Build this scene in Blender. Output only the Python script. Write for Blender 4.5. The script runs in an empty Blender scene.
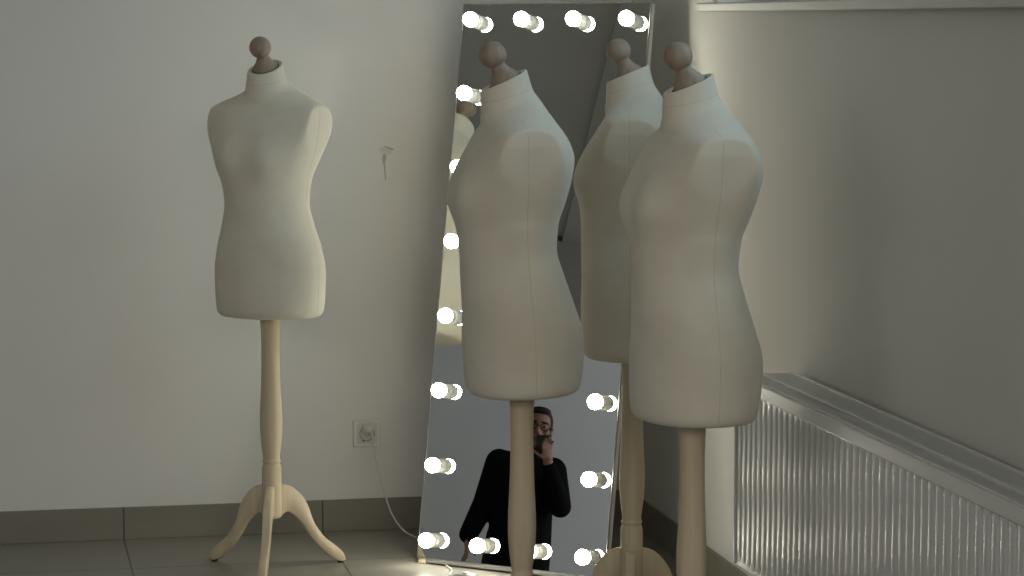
import bpy, bmesh, math, random
from mathutils import Vector, Matrix, Quaternion
PI = math.pi
R = math.radians
scene = bpy.context.scene
COL = scene.collection
random.seed(4)

# ------------------------------------------------------------------ helpers
def link(o, parent=None):
    COL.objects.link(o)
    if parent is not None:
        o.parent = parent
    return o

def obj(name, bm, mat, parent=None, smooth=True, loc=None, rot=None):
    me = bpy.data.meshes.new(name)
    bmesh.ops.recalc_face_normals(bm, faces=bm.faces[:])
    bm.to_mesh(me); bm.free()
    for p in me.polygons:
        p.use_smooth = smooth
    o = bpy.data.objects.new(name, me)
    me.materials.append(mat)
    link(o, parent)
    if loc is not None: o.location = loc
    if rot is not None: o.rotation_euler = rot
    return o

def thing(name, label, cat, loc=(0, 0, 0), rotz=0.0, group=None):
    o = bpy.data.objects.new(name, None)
    o.empty_display_size = 0.1
    link(o)
    o.location = loc; o.rotation_euler = (0, 0, rotz)
    tag(o, label, cat, group)
    return o

def tag(o, label, cat, group=None):
    o['label'] = label; o['category'] = cat
    if group: o['group'] = group
    return o

def struct(o, label, cat):
    o['kind'] = 'structure'; o['label'] = label; o['category'] = cat
    return o

def box(bm, x0, x1, y0, y1, z0, z1, bevel=0.0, seg=2):
    vs = [bm.verts.new((x, y, z)) for x in (x0, x1) for y in (y0, y1) for z in (z0, z1)]
    f = [(0,1,3,2),(4,6,7,5),(0,4,5,1),(2,3,7,6),(0,2,6,4),(1,5,7,3)]
    fs = [bm.faces.new([vs[i] for i in q]) for q in f]
    if bevel > 0:
        es = list({e for q in fs for e in q.edges})
        bmesh.ops.bevel(bm, geom=es, offset=bevel, segments=seg, affect='EDGES', profile=0.5)
    return bm

def lathe(bm, prof, seg=48, M=None, cap=True):
    rings = []
    for r, z in prof:
        ring = []
        for i in range(seg):
            a = 2*PI*i/seg
            p = Vector((r*math.cos(a), r*math.sin(a), z))
            if M: p = M @ p
            ring.append(bm.verts.new(p))
        rings.append(ring)
    for a, b in zip(rings[:-1], rings[1:]):
        for i in range(seg):
            bm.faces.new((a[i], a[(i+1) % seg], b[(i+1) % seg], b[i]))
    if cap:
        bm.faces.new(rings[0][::-1]); bm.faces.new(rings[-1])
    return bm

def tube(bm, pts, r, seg=10):
    pts = [Vector(p) for p in pts]
    rings = []
    for i, p in enumerate(pts):
        t = (pts[min(i+1, len(pts)-1)] - pts[max(i-1, 0)]).normalized()
        up = Vector((0, 0, 1)) if abs(t.z) < .9 else Vector((1, 0, 0))
        a = t.cross(up).normalized(); b = t.cross(a)
        rr = r[i] if isinstance(r, (list, tuple)) else r
        rings.append([bm.verts.new(p + (a*math.cos(2*PI*k/seg) + b*math.sin(2*PI*k/seg))*rr) for k in range(seg)])
    for u, v in zip(rings[:-1], rings[1:]):
        for k in range(seg):
            bm.faces.new((u[k], u[(k+1) % seg], v[(k+1) % seg], v[k]))
    bm.faces.new(rings[0][::-1]); bm.faces.new(rings[-1])
    return bm

def smoothcurve(pts, n=8):
    pts = [Vector(p) for p in pts]; out = []
    P = [pts[0]*2-pts[1]] + pts + [pts[-1]*2-pts[-2]]
    for i in range(1, len(P)-2):
        for k in range(n):
            t = k/n
            a, b, c, d = P[i-1], P[i], P[i+1], P[i+2]
            out.append(0.5*((2*b)+(c-a)*t+(2*a-5*b+4*c-d)*t*t+(3*b-3*c+d-a)*t**3))
    out.append(pts[-1]); return out

def interp(tab, z):
    """smooth (monotone cubic) interpolation in a table of rows (z, v1, v2, ...)"""
    if z <= tab[0][0]: return tab[0][1:]
    if z >= tab[-1][0]: return tab[-1][1:]
    for i in range(len(tab)-1):
        if tab[i][0] <= z <= tab[i+1][0]: break
    z0, z1 = tab[i][0], tab[i+1][0]; h = z1-z0; t = (z-z0)/h
    out = []
    for c in range(1, len(tab[0])):
        def sl(j):
            return (tab[j+1][c]-tab[j][c])/(tab[j+1][0]-tab[j][0])
        def m(j):
            if j == 0: return sl(0)
            if j == len(tab)-1: return sl(len(tab)-2)
            a, b = sl(j-1), sl(j)
            return 0 if a*b <= 0 else 2*a*b/(a+b)
        m0, m1 = m(i), m(i+1)
        a, b = tab[i][c], tab[i+1][c]
        out.append((2*t**3-3*t*t+1)*a+(t**3-2*t*t+t)*h*m0+(-2*t**3+3*t*t)*b+(t**3-t*t)*h*m1)
    return out

# ---------------------------------------------------------------- materials
def mat(name, col, rough=.6, metal=0.0, spec=.5, **kw):
    m = bpy.data.materials.new(name); m.use_nodes = True
    b = m.node_tree.nodes['Principled BSDF']
    b.inputs['Base Color'].default_value = (*col, 1)
    b.inputs['Roughness'].default_value = rough
    b.inputs['Metallic'].default_value = metal
    b.inputs['Specular IOR Level'].default_value = spec
    for k, v in kw.items():
        b.inputs[k.replace('_', ' ')].default_value = v
    return m

def noisy(m, c1, c2, scale=(5, 5, 5), detail=4, nscale=1.0, bump=0.0, bscale=200, ramp=(.35, .65)):
    nt = m.node_tree; N = nt.nodes; L = nt.links; b = N['Principled BSDF']
    tc = N.new('ShaderNodeTexCoord'); mp = N.new('ShaderNodeMapping')
    mp.inputs['Scale'].default_value = scale
    L.new(tc.outputs['Object'], mp.inputs['Vector'])
    n = N.new('ShaderNodeTexNoise'); n.inputs['Scale'].default_value = nscale; n.inputs['Detail'].default_value = detail
    L.new(mp.outputs[0], n.inputs['Vector'])
    cr = N.new('ShaderNodeValToRGB')
    cr.color_ramp.elements[0].position = ramp[0]; cr.color_ramp.elements[1].position = ramp[1]
    cr.color_ramp.elements[0].color = (*c1, 1); cr.color_ramp.elements[1].color = (*c2, 1)
    L.new(n.outputs[0], cr.inputs[0]); L.new(cr.outputs[0], b.inputs['Base Color'])
    if bump > 0:
        n2 = N.new('ShaderNodeTexNoise'); n2.inputs['Scale'].default_value = bscale; n2.inputs['Detail'].default_value = 3
        L.new(tc.outputs['Object'], n2.inputs['Vector'])
        bp = N.new('ShaderNodeBump'); bp.inputs['Strength'].default_value = bump; bp.inputs['Distance'].default_value = .002
        L.new(n2.outputs[0], bp.inputs['Height']); L.new(bp.outputs[0], b.inputs['Normal'])
    return cr

M_wall = mat('painted_wall', (.60, .59, .55), .75, spec=.25)
noisy(M_wall, (.595, .585, .545), (.625, .615, .575), (1, 1, 1), 3, 1.6, .12, 90)
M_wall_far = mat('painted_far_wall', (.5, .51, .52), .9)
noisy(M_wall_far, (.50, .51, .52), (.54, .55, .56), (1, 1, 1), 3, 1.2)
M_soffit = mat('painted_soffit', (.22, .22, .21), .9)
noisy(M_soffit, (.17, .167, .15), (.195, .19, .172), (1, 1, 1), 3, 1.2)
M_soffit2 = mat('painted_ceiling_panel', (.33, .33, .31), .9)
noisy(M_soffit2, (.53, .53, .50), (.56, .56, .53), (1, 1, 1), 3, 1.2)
M_ceiling = mat('painted_ceiling', (.4, .4, .38), .9)
noisy(M_ceiling, (.68, .68, .64), (.72, .72, .68), (1, 1, 1), 3, 1.0)
M_fabric = mat('cream_jersey', (.62, .56, .46), .95, spec=.1, Sheen_Weight=.25, Sheen_Roughness=.5)
noisy(M_fabric, (.60, .555, .455), (.655, .61, .505), (1, 1, 1), 5, 9, .35, 900)
M_seam = mat('cream_thread_seam', (.40, .36, .29), .95, spec=.1)
noisy(M_seam, (.50, .455, .375), (.56, .51, .42), (1, 1, 1), 3, 60)
M_wood = mat('pale_beech', (.60, .50, .34), .5, spec=.35)
noisy(M_wood, (.50, .41, .275), (.64, .54, .385), (30, 30, 2.2), 6, 1.0, .1, 200, (.3, .7))
M_cap = mat('brown_turned_wood', (.33, .26, .19), .55, spec=.3)
noisy(M_cap, (.23, .175, .125), (.33, .265, .20), (60, 60, 8), 5, 1.0, .1, 200, (.3, .7))
M_rubber = mat('black_rubber', (.012, .012, .012), .7)
M_darkgap = mat('painted_gap_shade', (.10, .085, .065), .95)  # dark colour standing in for shade under the neck knob
M_mirror = mat('silvered_mirror', (.80, .82, .80), 0.0, 1.0)
M_alu = mat('satin_aluminium', (.35, .35, .34), .35, .9)
M_frame = mat('white_laminate', (.62, .62, .59), .4)
M_foot = mat('raw_plywood_foot', (.62, .52, .36), .6)
M_ledge = mat('shade_grey_ledge', (.16, .16, .15), .5)  # shadow under the mirror put into the ledge's dark grey
M_porc = mat('white_lamp_holder', (.72, .72, .66), .35)
M_bulb = mat('glowing_bulb', (1, .97, .9), .3)
_b = M_bulb.node_tree.nodes['Principled BSDF']
_b.inputs['Emission Color'].default_value = (1, .965, .81, 1)
_b.inputs['Emission Strength'].default_value = 42
M_plastic = mat('white_plastic', (.60, .59, .54), .35)
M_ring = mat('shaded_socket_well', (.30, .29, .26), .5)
M_clear = mat('greyish_plastic', (.55, .56, .55), .15)
M_dark = mat('dark_socket_hole', (.02, .02, .02), .6)
M_rad = mat('glossy_radiator_enamel', (.58, .58, .56), .27, spec=.5)
M_radtop = mat('radiator_top_enamel', (.44, .45, .46), .35, spec=.5)
M_slot = mat('radiator_dark_slot', (.16, .16, .155), .6)
M_sill = mat('white_window_board', (.46, .46, .42), .45)
M_winframe = mat('window_frame_plastic', (.6, .62, .63), .3)
M_mark = mat('chipped_paint', (.37, .36, .28), .9)
M_chip = mat('paint_chip_light', (.52, .51, .43), .9)

def glass_mat():
    m = bpy.data.materials.new('window_glass'); m.use_nodes = True
    nt = m.node_tree; nt.nodes.clear()
    o = nt.nodes.new('ShaderNodeOutputMaterial'); mx = nt.nodes.new('ShaderNodeMixShader')
    t = nt.nodes.new('ShaderNodeBsdfTransparent'); g = nt.nodes.new('ShaderNodeBsdfGlossy')
    t.inputs[0].default_value = (.80, .88, .90, 1); g.inputs['Roughness'].default_value = .02
    mx.inputs[0].default_value = .07
    nt.links.new(t.outputs[0], mx.inputs[1]); nt.links.new(g.outputs[0], mx.inputs[2]); nt.links.new(mx.outputs[0], o.inputs[0])
    return m
M_glass = glass_mat()

def tile_mat(name, c1, c2, axes, rough=.45):
    """stone tile with dark joints; axes = [(axis index, offset, period, half width)]"""
    m = mat(name, c1, rough, spec=.45)
    cr = noisy(m, c1, c2, (1.2, 4.5, 4.5), 8, 1.6, .05, 60, (.3, .72))
    nt = m.node_tree; N = nt.nodes; L = nt.links; b = N['Principled BSDF']
    geo = N.new('ShaderNodeNewGeometry'); sep = N.new('ShaderNodeSeparateXYZ'); L.new(geo.outputs['Position'], sep.inputs[0])
    prev = None
    for ax, off, per, hw in axes:
        a = N.new('ShaderNodeMath'); a.operation = 'SUBTRACT'; L.new(sep.outputs[ax], a.inputs[0]); a.inputs[1].default_value = off - per/2
        w = N.new('ShaderNodeMath'); w.operation = 'PINGPONG'; 
        w2 = N.new('ShaderNodeMath'); w2.operation = 'SUBTRACT'; L.new(a.outputs[0], w2.inputs[0]); w2.inputs[1].default_value = per/2
        L.new(w2.outputs[0], w.inputs[0]); w.inputs[1].default_value = per/2
        c = N.new('ShaderNodeMath'); c.operation = 'LESS_THAN'; L.new(w.outputs[0], c.inputs[0]); c.inputs[1].default_value = hw
        if prev is None: prev = c
        else:
            mxx = N.new('ShaderNodeMath'); mxx.operation = 'MAXIMUM'; L.new(prev.outputs[0], mxx.inputs[0]); L.new(c.outputs[0], mxx.inputs[1]); prev = mxx
    mix = N.new('ShaderNodeMixRGB'); L.new(prev.outputs[0], mix.inputs[0]); L.new(cr.outputs[0], mix.inputs[1])
    mix.inputs[2].default_value = (c1[0]*.35, c1[1]*.35, c1[2]*.33, 1)
    L.new(mix.outputs[0], b.inputs['Base Color'])
    return m
M_floor = tile_mat('stone_floor_tiles', (.215, .203, .170), (.265, .252, .215), [(0, .367, .605, .0028), (1, 7.41, .605, .0026)], .38)
M_base = tile_mat('stone_skirting_tiles', (.165, .152, .118), (.205, .190, .15), [(0, .367, .605, .0026)], .5)
M_base_r = tile_mat('stone_skirting_tiles_side', (.165, .152, .118), (.205, .190, .15), [(1, 6.60, .605, .0026)], .5)

# ------------------------------------------------------------------ setting
WX, WY, LX, ZC, FY = 1.945, 7.847, -5.75, 2.80, -1.2
T = .25
bm = bmesh.new(); box(bm, LX-T, WX+T, FY, WY+T, -.12, 0)
floor = struct(obj('floor', bm, M_floor, smooth=False), 'grey-beige stone tile floor with thin dark joints', 'floor')
bm = bmesh.new(); box(bm, LX-T, WX, WY, WY+T, 0, ZC)
wall_back = struct(obj('wall_back', bm, M_wall, smooth=False), 'plain off-white painted wall behind the cream mannequins', 'wall')
# right wall with a high window opening
YS, YE, ZS, ZT = 3.5, 6.88, 1.60, 2.65
bm = bmesh.new()
box(bm, WX, WX+T, FY, WY+T, 0, ZS); box(bm, WX, WX+T, FY, WY+T, ZT, ZC)
box(bm, WX, WX+T, FY, YS, ZS, ZT); box(bm, WX, WX+T, YE, WY+T, ZS, ZT)
struct(obj('wall_right', bm, M_wall, smooth=False), 'off-white side wall above the radiator, brightly lit near the mirror', 'wall')
bm = bmesh.new(); box(bm, LX-T, LX, FY, WY+T, 0, 2.22)
struct(obj('wall_left', bm, M_wall_far, smooth=False), 'pale grey far wall seen in the mirror behind the person', 'wall')
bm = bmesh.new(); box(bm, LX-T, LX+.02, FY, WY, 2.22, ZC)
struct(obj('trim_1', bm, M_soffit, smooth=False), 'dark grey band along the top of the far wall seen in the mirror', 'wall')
bm = bmesh.new(); box(bm, LX-T, WX+T, FY, WY+T, ZC, ZC+.1)
struct(obj('ceiling', bm, M_ceiling, smooth=False), 'grey ceiling of the room seen in the mirror', 'ceiling')
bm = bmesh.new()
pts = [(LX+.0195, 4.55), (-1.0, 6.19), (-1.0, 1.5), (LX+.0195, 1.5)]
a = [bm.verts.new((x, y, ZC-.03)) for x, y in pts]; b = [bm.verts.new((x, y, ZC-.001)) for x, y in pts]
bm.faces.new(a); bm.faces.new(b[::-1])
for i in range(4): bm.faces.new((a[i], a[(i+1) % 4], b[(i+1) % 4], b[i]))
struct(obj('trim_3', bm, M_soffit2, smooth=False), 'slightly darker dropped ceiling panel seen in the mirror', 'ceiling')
# skirting
bm = bmesh.new(); box(bm, LX, WX, WY-.010, WY, 0, .0985, .0015, 1)
struct(obj('baseboard_back', bm, M_base, smooth=False), 'grey-brown stone tile skirting along the back wall', 'baseboard')
bm = bmesh.new(); box(bm, WX-.010, WX, FY, WY-.010, 0, .0985, .0015, 1)
struct(obj('baseboard_right', bm, M_base_r, smooth=False), 'grey-brown stone tile skirting running under the radiator', 'baseboard')
# window board, window
bm = bmesh.new(); box(bm, WX-.045, WX+.16, YS-.04, 6.935, 1.587, 1.612, .004, 2)
sill = struct(obj('trim_2', bm, M_sill, smooth=False), 'thin white window board at the top right of the side wall', 'window sill')
bm = bmesh.new()
xf0, xf1 = WX+.12, WX+.19
box(bm, xf0, xf1, YS, YE, 1.614, 1.68, .004); box(bm, xf0, xf1, YS, YE, ZT-.066, ZT, .004)
for y in (YS, (YS+YE)/2-.04, YE-.066):
    box(bm, xf0, xf1, y, y+.07, 1.68, ZT-.066, .003)
win = struct(obj('window_1', bm, M_winframe, smooth=False), 'high window above the white window board', 'window')
bm = bmesh.new(); box(bm, xf0+.03, xf0+.034, YS+.07, YE-.066, 1.68, ZT-.066)
obj('window_pane', bm, M_glass, win, smooth=False)

# scuffs in the paint (children of the wall they belong to)
def flat_poly(name, pts, m, parent, y):
    bm = bmesh.new(); bm.faces.new([bm.verts.new((x, y, z)) for x, z in pts]); return obj(name, bm, m, parent, False)
def wx(px, py):      # metres on the back wall for the scuff drawing, 1 unit = 1 px of a 3 mm grid
    return (1.1709+(px-385)*.00297, 1.1359-(py-162)*.00297)
flat_poly('paint_chip', [wx(*p) for p in [(384.5,145.3),(390,146.8),(395.5,149),(394,150.2),(389,148.8),(385,146.6)]], M_mark, wall_back, WY-.0006)
flat_poly('paint_chip', [wx(*p) for p in [(384,153.5),(386.5,154),(387,158),(385.6,163),(386.6,180),(385.2,180.4),(384.2,168),(383,162),(382.6,157)]], M_mark, wall_back, WY-.0006)
flat_poly('paint_chip', [wx(*p) for p in [(379,148),(384,146.5),(392,149.5),(393,152),(389,155.5),(387,153),(383,152.5),(381,155),(382,152)]], M_chip, wall_back, WY-.0004)

# ---------------------------------------------------------------- mannequin
# rows: height above the hem, half width, front depth, back depth, superellipse exponent
TAB = [
 (.000, .151, .119, .125, 2.15),
 (.010, .156, .124, .130, 2.15),
 (.060, .161, .128, .135, 2.12),
 (.130, .163, .129, .135, 2.10),
 (.200, .154, .127, .122, 2.06),
 (.270, .134, .129, .102, 2.04),
 (.330, .123, .129, .088, 2.02),
 (.390, .128, .128, .094, 2.02),
 (.440, .146, .126, .110, 2.08),
 (.490, .170, .119, .121, 2.15),
 (.540, .196, .107, .124, 2.20),
 (.580, .203, .090, .116, 2.20),
 (.605, .196, .077, .105, 2.15),
 (.622, .164, .069, .094, 2.05),
 (.638, .122, .063, .083, 2.0),
 (.654, .084, .060, .074, 2.0),
 (.668, .063, .059, .066, 2.0),
 (.680, .057, .057, .061, 2.0),
 (.728, .049, .056, .050, 2.0),
]
NS = 120
KZ = .952
def torso_point(z, a):
    p = torso_raw(z, a); p.z *= KZ
    return p
def torso_raw(z, a):
    W, F, B, n = interp(TAB, z)
    ca, sa = math.cos(a), math.sin(a)
    x = W*math.copysign(abs(ca)**(2/n), ca)
    d = F if sa < 0 else B
    y = d*math.copysign(abs(sa)**(2/n), sa)
    # bust
    if sa < 0:
        for s in (-1, 1):
            g = math.exp(-((x - s*.064)/.062)**2 - ((z-.462)/(.068 if z < .462 else .085))**2)
            y -= .027*g
            x += s*.005*g
        # slight valley between
        y += .001*math.exp(-(x/.03)**2-((z-.46)/.06)**2)
    else:
        # shoulder blades and seat
        for s in (-1, 1):
            y += .006*math.exp(-((x-s*.075)/.05)**2-((z-.545)/.06)**2)
            y += .006*math.exp(-((x-s*.07)/.06)**2-((z-.11)/.06)**2)
    # flat arm plates
    if .40 < z < .64:
        xc = .147 + .022*min(1, max(0, (z-.43)/.15))
        k = .005 + .035*min(1, max(0, (.56-z)/.13))
        ax = abs(x)
        h = max(k-abs(ax-xc), 0)/k
        lim = min(ax, xc) - h*h*k*.25
        # outside the clamp plane the plate bulges a touch
        x = math.copysign(lim + .05*max(0, ax-xc), x)
    # forward slant of the neck
    t = min(1, max(0, (z-.60)/.075)); t = t*t*(3-2*t)
    y -= .012*t
    return Vector((x, y, z + t*.44*(y+.012)))

zs = []
z = 0.0
while z < .728:
    zs.append(z); z += .009 if z < .56 else .0045
zs.append(.728)
def torso_mesh():
    bm = bmesh.new(); rings = []
    def ring(fn): rings.append([bm.verts.new(fn(2*PI*i/NS)) for i in range(NS)])
    # underside, rounded hem
    for sc, dz in ((.20, .0), (.80, 0), (.93, .0005), (.975, .003)):
        ring(lambda a, sc=sc, dz=dz: Vector((torso_point(0, a).x*sc, torso_point(0, a).y*sc, -.006+dz)))
    for z in zs: ring(lambda a, z=z: torso_point(z, a))
    c = sum((torso_point(.728, 2*PI*i/NS) for i in range(NS)), Vector())/NS
    def top(a, s, dz):
        p = torso_point(.728, a); q = c + (p-c)*s; q.z += dz; return q
    for s, dz in ((.985, .003), (.94, .0045), (.87, .004), (.84, .002), (.80, .0005)):
        ring(lambda a, s=s, dz=dz: top(a, s, dz))
    for a, b in zip(rings[:-1], rings[1:]):
        for i in range(NS):
            bm.faces.new((a[i], a[(i+1) % NS], b[(i+1) % NS], b[i]))
    bm.faces.new(rings[0][::-1]); bm.faces.new(rings[-1])
    return bm, c
def seam_strip(fn, ts, w=.0013, lift=.0005):
    """thin ribbon lying on the torso along fn(t)->(z, a)"""
    bm = bmesh.new(); prev = None
    for i, t in enumerate(ts):
        z, a = fn(t)
        p = torso_point(z, a)
        z2, a2 = fn(ts[min(i+1, len(ts)-1)]); z1, a1 = fn(ts[max(i-1, 0)])
        tg = (torso_point(z2, a2) - torso_point(z1, a1)).normalized()
        e = 1e-3
        nrm = (torso_point(z, a+e)-torso_point(z, a-e)).cross(torso_point(z+e, a)-torso_point(z-e, a))
        nrm.normalize()
        if nrm.dot(Vector((p.x, p.y, 0))) < 0: nrm = -nrm
        s = tg.cross(nrm).normalized()
        cur = [bm.verts.new(p + s*w - nrm*.0006), bm.verts.new(p + nrm*lift*1.4), bm.verts.new(p - s*w - nrm*.0006)]
        if prev:
            for k in (0, 1): bm.faces.new((prev[k], prev[k+1], cur[k+1], cur[k]))
        prev = cur
    return bm

LEG_T = [(.020,.244),(.040,.243),(.061,.234),(.089,.208),(.108,.177),(.126,.128),(.158,.083),(.195,.052),(.217,.030),(.2245,.011)]
LEG_B = [(.020,.150),(.040,.164),(.0575,.158),(.089,.128),(.117,.087),(.145,.052),(.176,.024),(.200,.008),(.213,.004),(.221,.004)]
def leg_mesh():
    bm = bmesh.new()
    A = smoothcurve([(r, 0, z) for r, z in LEG_T], 5); B = smoothcurve([(r, 0, z) for r, z in LEG_B], 5)
    th = .0115
    rows = []
    for p, q in zip(A, B):
        row = []
        for side in (-1, 1):
            row.append(None)
        d = (q-p); L = d.length; d.normalize()
        e = .003
        # section: rounded-edge plank (8 points)
        sec = [(p+d*0, th-e), (p+d*e, th), (q-d*e, th), (q, th-e), (q, -th+e), (q-d*e, -th), (p+d*e, -th), (p, -th+e)]
        rows.append([bm.verts.new((v.x, y, v.z)) for v, y in sec])
    for u, v in zip(rows[:-1], rows[1:]):
        for k in range(8):
            bm.faces.new((u[k], u[(k+1) % 8], v[(k+1) % 8], v[k]))
    bm.faces.new(rows[0][::-1]); bm.faces.new(rows[-1])
    return bm

ZH = .737     # height of the hem above the floor
def make_mannequin(label, loc, legrot, face, lean=0):
    root = thing('dress_form', label, 'mannequin', (loc[0], loc[1], 0), legrot, 'cream dress forms on wooden tripod stands')
    tw = face - legrot
    bm, c = torso_mesh()
    up = (0, 0, ZH); rr = (lean, 0, tw)
    obj('torso', bm, M_fabric, root, loc=up, rot=rr)
    ts = [i/90 for i in range(91)]
    for a0 in (0, PI):
        o = obj('side_seam', seam_strip(lambda t: (.004 + t*(.636-.004), a0), ts), M_seam, root, loc=up, rot=rr)
    obj('neck_seam', seam_strip(lambda t: (.694 - .010*math.sin(2*PI*t), 2*PI*t), ts, .0012), M_seam, root, loc=up, rot=rr)
    # turned wooden neck knob
    bm = bmesh.new()
    prof = [(.034, -.010), (.0355, -.002), (.0350, .001), (.0330, .0055), (.0285, .012), (.0228, .020), (.0182, .029), (.0165, .034)]
    cb, rb = .0615, .0305
    t0 = math.asin(.0168/rb)
    for i in range(0, 15):
        t = t0 + (PI-.02-t0)*i/14
        prof.append((rb*math.sin(t), cb-rb*math.cos(t)))
    prof.append((.0004, cb+rb))
    Mx = Matrix.Translation(c+Vector((0, .001, .004))) @ Matrix.Rotation(R(24), 4, 'X')
    lathe(bm, prof, 40, Mx)
    obj('neck_knob', bm, M_cap, root, loc=up, rot=rr)
    bm = bmesh.new()
    lathe(bm, [(.0395, -.007), (.0395, -.0015), (.0360, -.001)], 40, Mx)
    obj('knob_gap_shade', bm, M_darkgap, root, loc=up, rot=rr)  # dark disc painted as the shadow gap between knob and collar
    # pole with hub
    bm = bmesh.new()
    P = [(.024,.150),(.0275,.154),(.028,.160),(.0278,.292),(.0268,.300),(.0240,.304),(.0235,.308),(.0258,.311),(.0262,.315),(.0240,.319),(.0235,.324),(.0250,.335),
         (.0285,.360),(.0315,.395),(.0322,.425),(.0315,.455),(.0292,.500),(.0272,.550),(.0262,.600),(.0260,.650),(.0268,.690),(.0285,.715),(.0285,.745)]
    lathe(bm, P, 40)
    obj('pole', bm, M_wood, root)
    for k in range(3):
        lg = obj('leg', leg_mesh(), M_wood, root, loc=(0, 0, 0), rot=(0, 0, -PI/2 + k*2*PI/3))
        for p in lg.data.polygons: p.use_smooth = True
        bm = bmesh.new(); lathe(bm, [(.0085, 0), (.009, .001), (.009, .0045), (.007, .006)], 20, Matrix.Translation((.2125, 0, 0)))
        obj('foot_pad', bm, M_rubber, lg)
    return root

def kids(o): return [c for c in bpy.data.objects if c.parent == o]
def dup(src, label, loc, legrot, face, lean=0):
    r = src.copy(); COL.objects.link(r); r.location = (loc[0], loc[1], 0); r.rotation_euler = (0, 0, legrot); r['label'] = label
    for ch in kids(src):
        c = ch.copy(); COL.objects.link(c); c.parent = r
        if c.name.split('.')[0] in ('torso', 'side_seam', 'neck_seam', 'neck_knob', 'knob_gap_shade'):
            c.rotation_euler = (lean, 0, face-legrot)
        for g in kids(ch):
            d = g.copy(); COL.objects.link(d); d.parent = c
    return r
def facing(p, phi):   # turned phi degrees to the viewer's left of looking at the entrance side
    return -math.atan2(p[0], p[1]) - R(phi)
pA, pB, pC, pD = (.763, 7.325), (1.160, 5.693), (1.554, 6.247), (1.432, 5.231)
dA = make_mannequin('cream dress form standing apart on the left, all three wooden legs in view', pA, R(-14), facing(pA, 33))
dB = dup(dA, 'cream dress form in front of the mirror, blocking its left row of bulbs', pB, facing(pB, 40), facing(pB, 78), R(2.2))
dC = dup(dA, 'cream dress form half hidden behind the nearest one, by the right edge of the mirror', pC, facing(pC, 2), facing(pC, 93))
dD = dup(dA, 'nearest and largest cream dress form, beside the radiator', pD, facing(pD, 35), facing(pD, 70))

# ------------------------------------------------------------------- mirror
YM, LE = 0.7130, 0.1796
MW, MH = .612, 1.621
mir = thing('bulb_mirror', 'tall leaning mirror framed with round glowing bulbs, behind the dress forms', 'mirror', (1.1840, 7.332, .0165))
mir.rotation_euler = (Matrix.Rotation(-YM, 4, 'Z') @ Matrix.Rotation(-LE, 4, 'X') @ Matrix.Rotation(-.006, 4, 'Y')).to_euler()
# local axes: X along the width, Z up the glass, -Y towards the viewer side
bm = bmesh.new(); box(bm, 0.0015, MW-.0015, 0, .004, .0015, MH-.0015)
obj('mirror_glass', bm, M_mirror, mir, smooth=False)
bm = bmesh.new(); box(bm, 0, MW, .0042, .028, 0, MH, .001, 1)
obj('backing_board', bm, M_frame, mir, smooth=False)
bm = bmesh.new()
e = .0012
box(bm, -e, .0012, -.001, .006, -e, MH+e); box(bm, MW-.0012, MW+e, -.001, .006, -e, MH+e)
box(bm, .0012, MW-.0012, -.001, .006, MH-.0012, MH+e); box(bm, .0012, MW-.0012, -.001, .006, -e, .0012)
obj('edge_trim', bm, M_alu, mir, smooth=False)
# base ledge and feet
bm = bmesh.new(); box(bm, .03, MW-.005, -.001, .028, -.0125, -.0015, .001)
obj('base_ledge', bm, M_ledge, mir, smooth=False)
for x in (.004, MW-.034):
    bm = bmesh.new()
    prof = [(.002, -.0155), (.10, .002), (.10, .012), (.032, .05), (.0285, .05), (.0285, -.001), (.002, -.001)]
    a = [bm.verts.new((x, y, z)) for y, z in prof]; b = [bm.verts.new((x+.028, y, z)) for y, z in prof]
    bm.faces.new(a); bm.faces.new(b[::-1])
    for i in range(len(a)): bm.faces.new((a[i], a[(i+1) % len(a)], b[(i+1) % len(a)], b[i]))
    obj('foot', bm, M_foot, mir, smooth=False)
# prop strut behind
Minv = (Matrix.Translation(mir.location) @ mir.rotation_euler.to_matrix().to_4x4()).inverted()
mh = Vector((math.sin(YM), math.cos(YM), 0))
st_top = Vector((MW/2, .030, 1.05))
wt = Minv.inverted() @ st_top
wb = Vector((wt.x, wt.y, 0)) + mh*.07; wb.z = .012
bm = bmesh.new(); tube(bm, [st_top, Minv @ wb], .010, 12)
obj('prop_strut', bm, M_frame, mir)
# bulbs: each a lamp holder on the glass with a round bulb
mx, mz = .0514, .0526
tx = [mx + (MW-2*mx)*i/3 for i in range(4)]; tz = [mz + (MH-2*mz)*i/7 for i in range(8)]
spots = [(x, tz[7]) for x in tx] + [(x, tz[0]) for x in tx] + [(tx[s], tz[k]) for s in (0, 3) for k in range(1, 7)]
Mface = Matrix.Rotation(R(90), 4, 'X')     # lathe axis +Z -> -Y
bmH = bmesh.new(); lathe(bmH, [(.0198, 0), (.0204, .001), (.0204, .014), (.0197, .015), (.0197, .017), (.0212, .018), (.0214, .030), (.0205, .0325)], 28, Mface)
bmB = bmesh.new(); pr = []
rb, cz = .0218, .0445
for i in range(17):
    t = R(32) + (PI-.03-R(32))*i/16
    pr.append((rb*math.sin(t), cz-rb*math.cos(t)))
lathe(bmB, pr, 28, Mface)
hold = obj('lamp_holder', bmH, M_porc, mir); hold.location = (spots[0][0], 0, spots[0][1])
bulb = obj('bulb', bmB, M_bulb, hold)
bulb['label'] = 'round glowing white bulb'
for x, z in spots[1:]:
    h = hold.copy(); COL.objects.link(h); h.location = (x, 0, z); h.parent = mir
    g = bulb.copy(); COL.objects.link(g); g.parent = h

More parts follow.
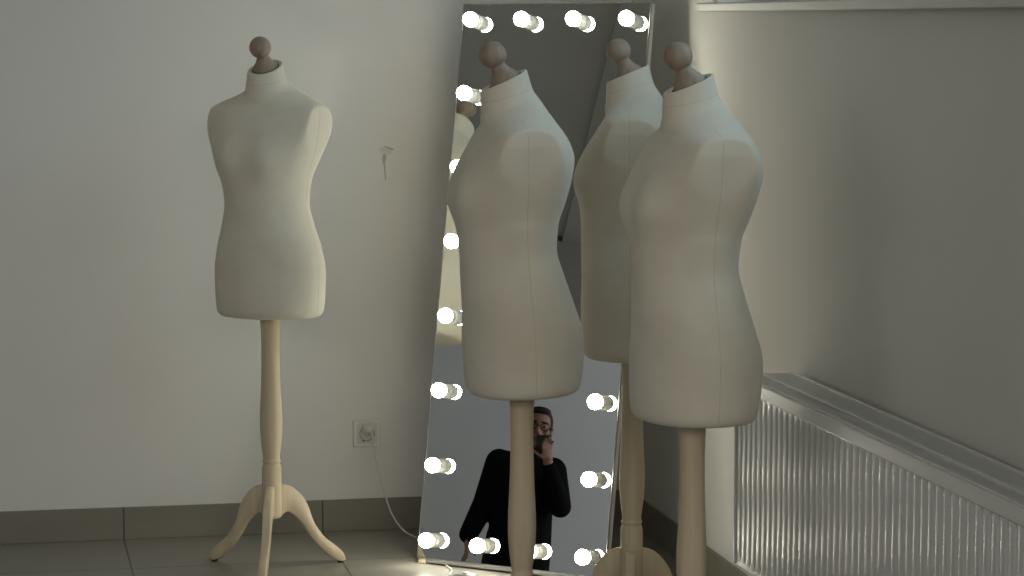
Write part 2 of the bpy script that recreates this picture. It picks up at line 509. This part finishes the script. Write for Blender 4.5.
# ---------------------------------------------------------- socket and cord
SX, SZ = 1.1110, .302
so = thing('wall_socket', 'square white wall socket on the back wall with a plug in it', 'socket', (SX, WY, SZ))
bm = bmesh.new(); box(bm, -.043, .043, -.009, 0, -.042, .042, .003)
obj('cover_plate', bm, M_plastic, so, smooth=False)
bm = bmesh.new()
Mw = Matrix.Translation((0, -.009, 0)) @ Matrix.Rotation(R(90), 4, 'X')
box(bm, -.031, .031, -.0105, -.0085, -.031, .031, .0012)
obj('inner_plate', bm, M_clear, so, smooth=False)
bm = bmesh.new(); lathe(bm, [(.024, 0), (.024, .003), (.0215, .003), (.0205, .0005)], 36, Mw)
obj('socket_ring', bm, M_ring, so)
bm = bmesh.new(); lathe(bm, [(.0032, .0), (.0032, .0024)], 14, Mw @ Matrix.Translation((-.011, -.022, 0)))
obj('screw_hole', bm, M_dark, so)
cord = thing('power_cord', 'thin white mirror power cord plugged into the wall socket and trailing over the floor', 'cord', (SX+.001, WY-.012, SZ+.012))
bm = bmesh.new()
lathe(bm, [(.0175, -.001), (.0185, .004), (.0180, .014), (.0150, .022), (.0095, .030), (.0065, .034)], 30, Matrix.Translation((0, 0, 0)) @ Matrix.Rotation(R(80), 4, 'X'))
obj('plug', bm, M_plastic, cord)
o0 = Vector(cord.location)
W3 = [(SX+.004, WY-.046, SZ+.010), (SX+.012, WY-.060, SZ-.010), (SX+.020, WY-.060, .235), (SX+.040, WY-.062, .150), (SX+.062, WY-.075, .070), (1.205, 7.745, .018), (1.235, 7.69, .0035), (1.262, 7.60, .003), (1.268, 7.50, .003), (1.262, 7.40, .003), (1.256, 7.30, .003), (1.262, 7.20, .003), (1.245, 7.135, .004), (1.252, 7.095, .008)]
bm = bmesh.new(); tube(bm, [Vector(p)-o0 for p in smoothcurve(W3, 8)], .0026, 8)
obj('cable', bm, M_plastic, cord)
bm = bmesh.new()
sw = thing('cord_switch', 'small clear plastic switch box lying on the floor under the mirror', 'switch', (1.265, 7.075, 0), R(-35))
bm = bmesh.new(); box(bm, -.014, .048, -.020, .020, 0, .020, .004); obj('housing', bm, M_clear, sw)
bm = bmesh.new(); box(bm, .012, .024, -.010, .010, .018, .024, .002); obj('rocker', bm, M_plastic, sw)

# ----------------------------------------------------------------- radiator
RX0, RX1, RY1, RY0, RZ0, RZ1 = 1.775, 1.925, 6.11, 4.05, .222, .700
rad = thing('panel_radiator', 'long white ribbed panel radiator on the side wall beside the nearest dress form', 'radiator', (RX0, RY1, 0))
def rb_(name, boxes, m, par=None, bev=.002):
    bm = bmesh.new()
    for b in boxes: box(bm, b[0]-RX0, b[1]-RX0, b[2]-RY1, b[3]-RY1, b[4], b[5], bev, 2)
    return obj(name, bm, m, par or rad, smooth=False)
# fluted front
bm = bmesh.new(); pitch = .0415; depth = .0052
prof = []
y = -.006
def gx(u):   # u 0..1 inside a pitch : rounded rib then narrow groove
    if u < .62: 
        return -.0012*math.sin(PI*u/.62)
    return depth*math.sin(PI*(u-.62)/.38)**.8
npitch = int((RY1-RY0-.02)/pitch)
zt, zb = RZ1-.040, RZ0+.026
for k in range(npitch):
    for i in range(16):
        u = i/16
        prof.append((-.010-(k+u)*pitch, gx(u)))
prof.append((-.010-npitch*pitch, 0))
levels = [(zb-.010, 0), (zb-.002, .25), (zb+.006, .85), (zb+.014, 1), (zt-.010, 1), (zt-.003, .85), (zt+.002, .25), (zt+.005, 0)]
rows = [[bm.verts.new((.0102+dx*s, yy, zz)) for yy, dx in prof] for zz, s in levels]
for a, b in zip(rows[:-1], rows[1:]):
    for i in range(len(a)-1): bm.faces.new((a[i], a[i+1], b[i+1], b[i]))
obj('ribbed_front_panel', bm, M_rad, rad)
# flat borders of the front panel
rb_('top_header', [(RX0+.010, RX0+.022, RY0, RY1-.001, RZ1-.036, RZ1-.003)], M_rad, bev=.003)
rb_('bottom_header', [(RX0+.010, RX0+.022, RY0, RY1-.001, RZ0, RZ0+.018)], M_rad, bev=.004)
rb_('side_panel', [(RX0+.004, RX1, RY1-.004, RY1, RZ0+.004, RZ1-.002)], M_rad, bev=.001)
rb_('side_panel', [(RX0+.004, RX1, RY0, RY0+.004, RZ0+.004, RZ1-.002)], M_rad, bev=.001)
rb_('back_panel', [(RX1-.016, RX1-.004, RY0+.006, RY1-.006, RZ0+.006, RZ1-.008)], M_rad, bev=.003)
rb_('top_grille', [(RX0+.074, RX1-.006, RY0+.004, RY1-.006, RZ1-.006, RZ1-.003),
                   (RX0+.028, RX0+.068, RY0+.004, RY1-.006, RZ1-.008, RZ1-.005)], M_radtop, bev=.0005)
rb_('grille_rail', [(RX0+.064, RX0+.075, RY0, RY1-.002, RZ1-.012, RZ1+.002)], M_rad, bev=.0015)
rb_('grille_rail', [(RX0+.018, RX0+.027, RY0, RY1-.002, RZ1-.012, RZ1+.000)], M_rad, bev=.0015)
rb_('grille_rail', [(RX1-.008, RX1, RY0, RY1-.002, RZ1-.012, RZ1+.003)], M_rad, bev=.0015)
rb_('wall_bracket', [(RX1-.006, WX, RY1-.25, RY1-.22, RZ0+.05, RZ1-.05)], M_radtop, bev=.001)
rb_('wall_bracket', [(RX1-.006, WX, RY0+.22, RY0+.25, RZ0+.05, RZ1-.05)], M_radtop, bev=.001)

# ------------------------------------------------------------------- person
M_skin = mat('skin', (.36, .20, .145), .55, Subsurface_Weight=.0)
M_coat = mat('black_wool', (.006, .006, .007), .95, spec=.1)
M_hair = mat('dark_hair', (.02, .016, .013), .7)
M_trous = mat('black_trousers', (.010, .010, .012), .9)
M_shoe = mat('black_leather', (.012, .011, .010), .35)
M_eye = mat('eye_white', (.30, .28, .26), .3)
M_iris = mat('dark_iris', (.03, .02, .015), .2)
M_lip = mat('lips', (.30, .13, .11), .5)
def capsule(bm, p1, r1, p2, r2, seg=16, flat=1.0):
    p1, p2 = Vector(p1), Vector(p2); d = p2-p1; L = d.length
    q = Vector((0, 0, 1)).rotation_difference(d.normalized()).to_matrix().to_4x4()
    Mx = Matrix.Translation(p1) @ q @ Matrix.Diagonal((1, flat, 1, 1))
    pr = []
    for i in range(1, 7): t = PI/2*i/6; pr.append((r1*math.sin(t), -r1*math.cos(t)))
    for i in range(0, 6): t = PI/2*i/6; pr.append((r2*math.cos(t), L+r2*math.sin(t)))
    lathe(bm, [(max(r, .0005), z) for r, z in pr], seg, Mx)
def ell(bm, c, r, rot=None, seg=24):
    Mx = Matrix.Translation(c) @ (rot.to_4x4() if rot else Matrix.Identity(4)) @ Matrix.Diagonal((*r, 1))
    lathe(bm, [(max(math.sin(PI*i/14), .004), -math.cos(PI*i/14)) for i in range(15)], seg, Mx)
def fuse(o, vox, sm=3):
    m = o.modifiers.new('fuse', 'REMESH'); m.mode = 'VOXEL'; m.voxel_size = vox; m.use_smooth_shade = True
    if sm:
        s = o.modifiers.new('soft', 'SMOOTH'); s.factor = .5; s.iterations = sm
    return o
def hand(bm, wrist, direc, palmn, side, curl=.35, s=1.0):
    """palm, four unequal fingers and a thumb; direc = wrist->knuckles, palmn = palm normal"""
    d = Vector(direc).normalized(); n = Vector(palmn); n = (n-d*n.dot(d)).normalized(); a = d.cross(n)*side
    w = Vector(wrist)
    rot = Matrix((a, n, d)).transposed()
    ell(bm, w+d*.045*s, (.038*s, .014*s, .052*s), rot)
    for i, (off, L) in enumerate([(.028, .072), (.0095, .080), (-.009, .074), (-.027, .058)]):
        p = w + d*.084*s + a*off*s; r = .0085*s; dd = d.copy()
        for seg_, frac in enumerate((.45, .31, .24)):
            ax = a*(1)
            dd = Quaternion(a, -curl*side*(1 if seg_ else .7)) @ dd
            q = p + dd*L*frac*s
            capsule(bm, p, r, q, r*.9, 10); p = q; r *= .9
    p = w + d*.025*s + a*.030*s; r = .0100*s
    dd = (d*.62 + a*.70 + n*.25).normalized()
    for L in (.040, .030, .024):
        q = p + dd*L*s; capsule(bm, p, r, q, r*.9, 10); p = q; r *= .92
        dd = (dd + d*.35 + n*.25).normalized()
man = thing('person', 'person in black coat and glasses, seen in the mirror, holding a dark phone up', 'person', (-4.71, 4.93, 0), R(110.2))
HX = -.058; HZ = 1.464
RS, RE, RW = Vector((-.175, .0, 1.255)), Vector((-.245, -.13, 1.055)), Vector((-.140, -.225, 1.262))
LS, LEb, LW = Vector((.118, .0, 1.250)), Vector((.158, .01, 1.020)), Vector((.215, -.055, .820))
bm = bmesh.new()
ell(bm, (HX, .005, HZ+.025), (.073, .090, .088)); ell(bm, (HX, -.022, HZ-.035), (.055, .066, .072))
ell(bm, (HX, -.048, HZ-.085), (.030, .030, .022)); ell(bm, (HX, -.070, HZ+.028), (.045, .022, .018))
capsule(bm, (HX, -.088, HZ+.012), .009, (HX, -.107, HZ-.026), .013, 12)
ell(bm, (HX, -.093, HZ-.030), (.018, .012, .009))
for s in (-1, 1):
    ell(bm, (HX+s*.075, .008, HZ-.004), (.008, .018, .031)); ell(bm, (HX+s*.043, -.062, HZ-.022), (.020, .018, .020))
capsule(bm, (HX, .012, HZ-.05), .054, (-.02, .01, 1.26), .062)
ell(bm, (-.015, .0, 1.18), (.160, .105, .14)); ell(bm, (-.03, .0, 1.02), (.140, .100, .18)); ell(bm, (-.05, .01, .86), (.145, .110, .12))
capsule(bm, RS, .058, RE, .043); capsule(bm, RE, .042, RW, .028); capsule(bm, LS, .058, LEb, .043); capsule(bm, LEb, .042, LW, .028)
for s in (-1, 1):
    capsule(bm, (-.05+s*.080, .01, .84), .088, (-.05+s*.10, -.005, .45), .056); capsule(bm, (-.05+s*.10, -.005, .45), .054, (-.05+s*.105, .02, .08), .036)
    capsule(bm, (-.05+s*.105, .025, .045), .036, (-.05+s*.12, -.14, .03), .028)
hand(bm, LW, (-.14, -.10, -1), (-1, -.2, 0), 1, .28, .92)
hand(bm, RW, (.25, .15, 1), (.45, .9, -.1), -1, .55, .92)
fuse(obj('body', bm, M_skin, man), .0055, 2)
# face details
for s in (-1, 1):
    bm = bmesh.new(); ell(bm, (HX+s*.031, -.076, HZ+.006), (.013, .010, .008)); e_ = obj('eye', bm, M_eye, man)
    bm = bmesh.new(); ell(bm, (HX+s*.031, -.0845, HZ+.006), (.0055, .003, .0055)); obj('iris', bm, M_iris, e_)
    bm = bmesh.new(); capsule(bm, (HX+s*.016, -.090, HZ+.030), .004, (HX+s*.048, -.080, HZ+.030), .003, 10); obj('eyebrow', bm, M_hair, man)
bm = bmesh.new(); ell(bm, (HX, -.084, HZ-.056), (.023, .008, .006)); ell(bm, (HX, -.082, HZ-.063), (.019, .008, .006)); fuse(obj('mouth', bm, M_lip, man), .002, 1)
# hair: shell over the skull
bm = bmesh.new()
ell(bm, (HX, .018, HZ+.042), (.076, .090, .086)); ell(bm, (HX, .045, HZ-.01), (.070, .062, .075))
for s in (-1, 1): ell(bm, (HX+s*.064, -.004, HZ+.030), (.012, .040, .042))
ell(bm, (HX, -.040, HZ+.098), (.055, .042, .022))
fuse(obj('hair', bm, M_hair, man), .006, 1)
bm = bmesh.new()
for s in (-1, 1):
    pts = [(HX+s*.034+.026*math.cos(t*PI/12), -.104+.006*abs(math.cos(t*PI/12)), HZ+.003+.019*math.sin(t*PI/12)) for t in range(25)]
    tube(bm, pts, .0028, 8)
    tube(bm, [(HX+s*.060, -.098, HZ+.008), (HX+s*.076, -.06, HZ+.012), (HX+s*.082, .0, HZ+.008)], .0025, 8)
tube(bm, [(HX-.009, -.106, HZ+.006), (HX, -.108, HZ+.009), (HX+.009, -.106, HZ+.006)], .0025, 8)
obj('glasses', bm, M_shoe, man)
# coat
bm = bmesh.new()
ell(bm, (-.012, .0, 1.19), (.180, .125, .125)); ell(bm, (-.025, .0, 1.05), (.168, .125, .19))
capsule(bm, (-.02, .005, 1.285), .070, (-.04, .005, 1.345), .060)
capsule(bm, (-.15, .0, 1.250), .072, (.105, .0, 1.255), .068)
Mx = Matrix.Diagonal((1, .72, 1, 1))
Ms = Matrix.Identity(4); Ms[0][2] = .075; Ms[0][3] = -.125
lathe(bm, [(.150, .62), (.176, .625), (.178, .66), (.174, .85), (.166, 1.0), (.164, 1.12), (.160, 1.20)], 40, Ms @ Mx)
def lerp(a, b, t): return a + (b-a)*t
capsule(bm, RS, .076, RE, .060); capsule(bm, RE, .060, lerp(RE, RW, .88), .040)
capsule(bm, LS, .076, LEb, .064); capsule(bm, LEb, .064, lerp(LEb, LW, .93), .052)
fuse(obj('coat', bm, M_coat, man), .007, 4)
bm = bmesh.new()
for s in (-1, 1):
    capsule(bm, (-.05+s*.075, .01, .86), .095, (-.05+s*.10, -.005, .45), .072); capsule(bm, (-.05+s*.10, -.005, .45), .072, (-.05+s*.105, .02, .09), .062)
fuse(obj('trousers', bm, M_trous, man), .009, 3)
for s in (-1, 1):
    bm = bmesh.new(); capsule(bm, (-.05+s*.105, .040, .048), .046, (-.05+s*.122, -.150, .040), .038)
    box(bm, -.05+s*.113-.045, -.05+s*.113+.045, -.185, .085, .0, .014, .006)
    fuse(obj('shoe', bm, M_shoe, man), .006, 2)
ph = obj('mobile_phone', box(bmesh.new(), -.036, .036, -.005, .005, -.065, .065, .004, 3), M_shoe)
tag(ph, 'dark mobile phone held in front of the mouth of the person in the mirror', 'phone')
Mman = Matrix.Translation(man.location) @ Matrix.Rotation(R(110.2), 4, 'Z')
ph.matrix_world = Mman @ Matrix.Translation((HX-.040, -.180, HZ-.118)) @ Matrix.Rotation(R(8), 4, 'Y') @ Matrix.Rotation(R(12), 4, 'X')

# -------------------------------------------------------------------- light
w = bpy.data.worlds.new('world'); scene.world = w; w.use_nodes = True
nt = w.node_tree; bg = nt.nodes['Background']
bg.inputs[0].default_value = (.80, .90, 1.0, 1); bg.inputs[1].default_value = .44
def area(name, loc, target, sx, sy, power, col):
    l = bpy.data.lights.new(name, 'AREA'); l.shape = 'RECTANGLE'; l.size = sx; l.size_y = sy; l.energy = power; l.color = col
    o = bpy.data.objects.new(name, l); COL.objects.link(o); o.location = loc
    o.rotation_euler = (Vector(target)-Vector(loc)).to_track_quat('-Z', 'Y').to_euler()
    return o
area('warm_room_fill', (.8, -.8, 2.5), (.8, 7, .8), 3.2, 1.2, 70, (1, .91, .78))  # added warm fill from behind the camera, not a room fixture
area('far_wall_fill', (-3.2, 1.6, 2.7), (-5.7, 4.6, 1.2), 1.2, .8, 60, (.96, .97, 1.0))  # added fill to brighten the reflected far wall, no fixture there
area('side_wall_fill', (-3.0, .8, 2.3), (1.9, 4.6, 1.0), 1.6, 1.0, 19, (1, .95, .86))  # added fill from the left to lift the right wall, no fixture there
area('daylight', (2.75, 4.9, 2.6), (.9, 5.6, 1.2), 2.6, 1.2, 40, (.72, .86, 1.0))

# ------------------------------------------------------------------- camera
cam = bpy.data.cameras.new('camera'); co = bpy.data.objects.new('camera', cam); COL.objects.link(co)
co.location = (0, 0, 1.56)
co.rotation_euler = (R(90-5.8415), 0, R(-11.2949))
cam.sensor_width = 36; cam.lens = 2600/1024*36
cam.clip_start = .05
scene.camera = co
scene.view_settings.view_transform = 'Standard'
scene.view_settings.look = 'None'
scene.view_settings.exposure = 0
scene.cycles.use_denoising = True
scene.cycles.max_bounces = 8
scene.cycles.diffuse_bounces = 4
scene.cycles.glossy_bounces = 6
scene.cycles.caustics_reflective = True
scene.cycles.sample_clamp_indirect = 4
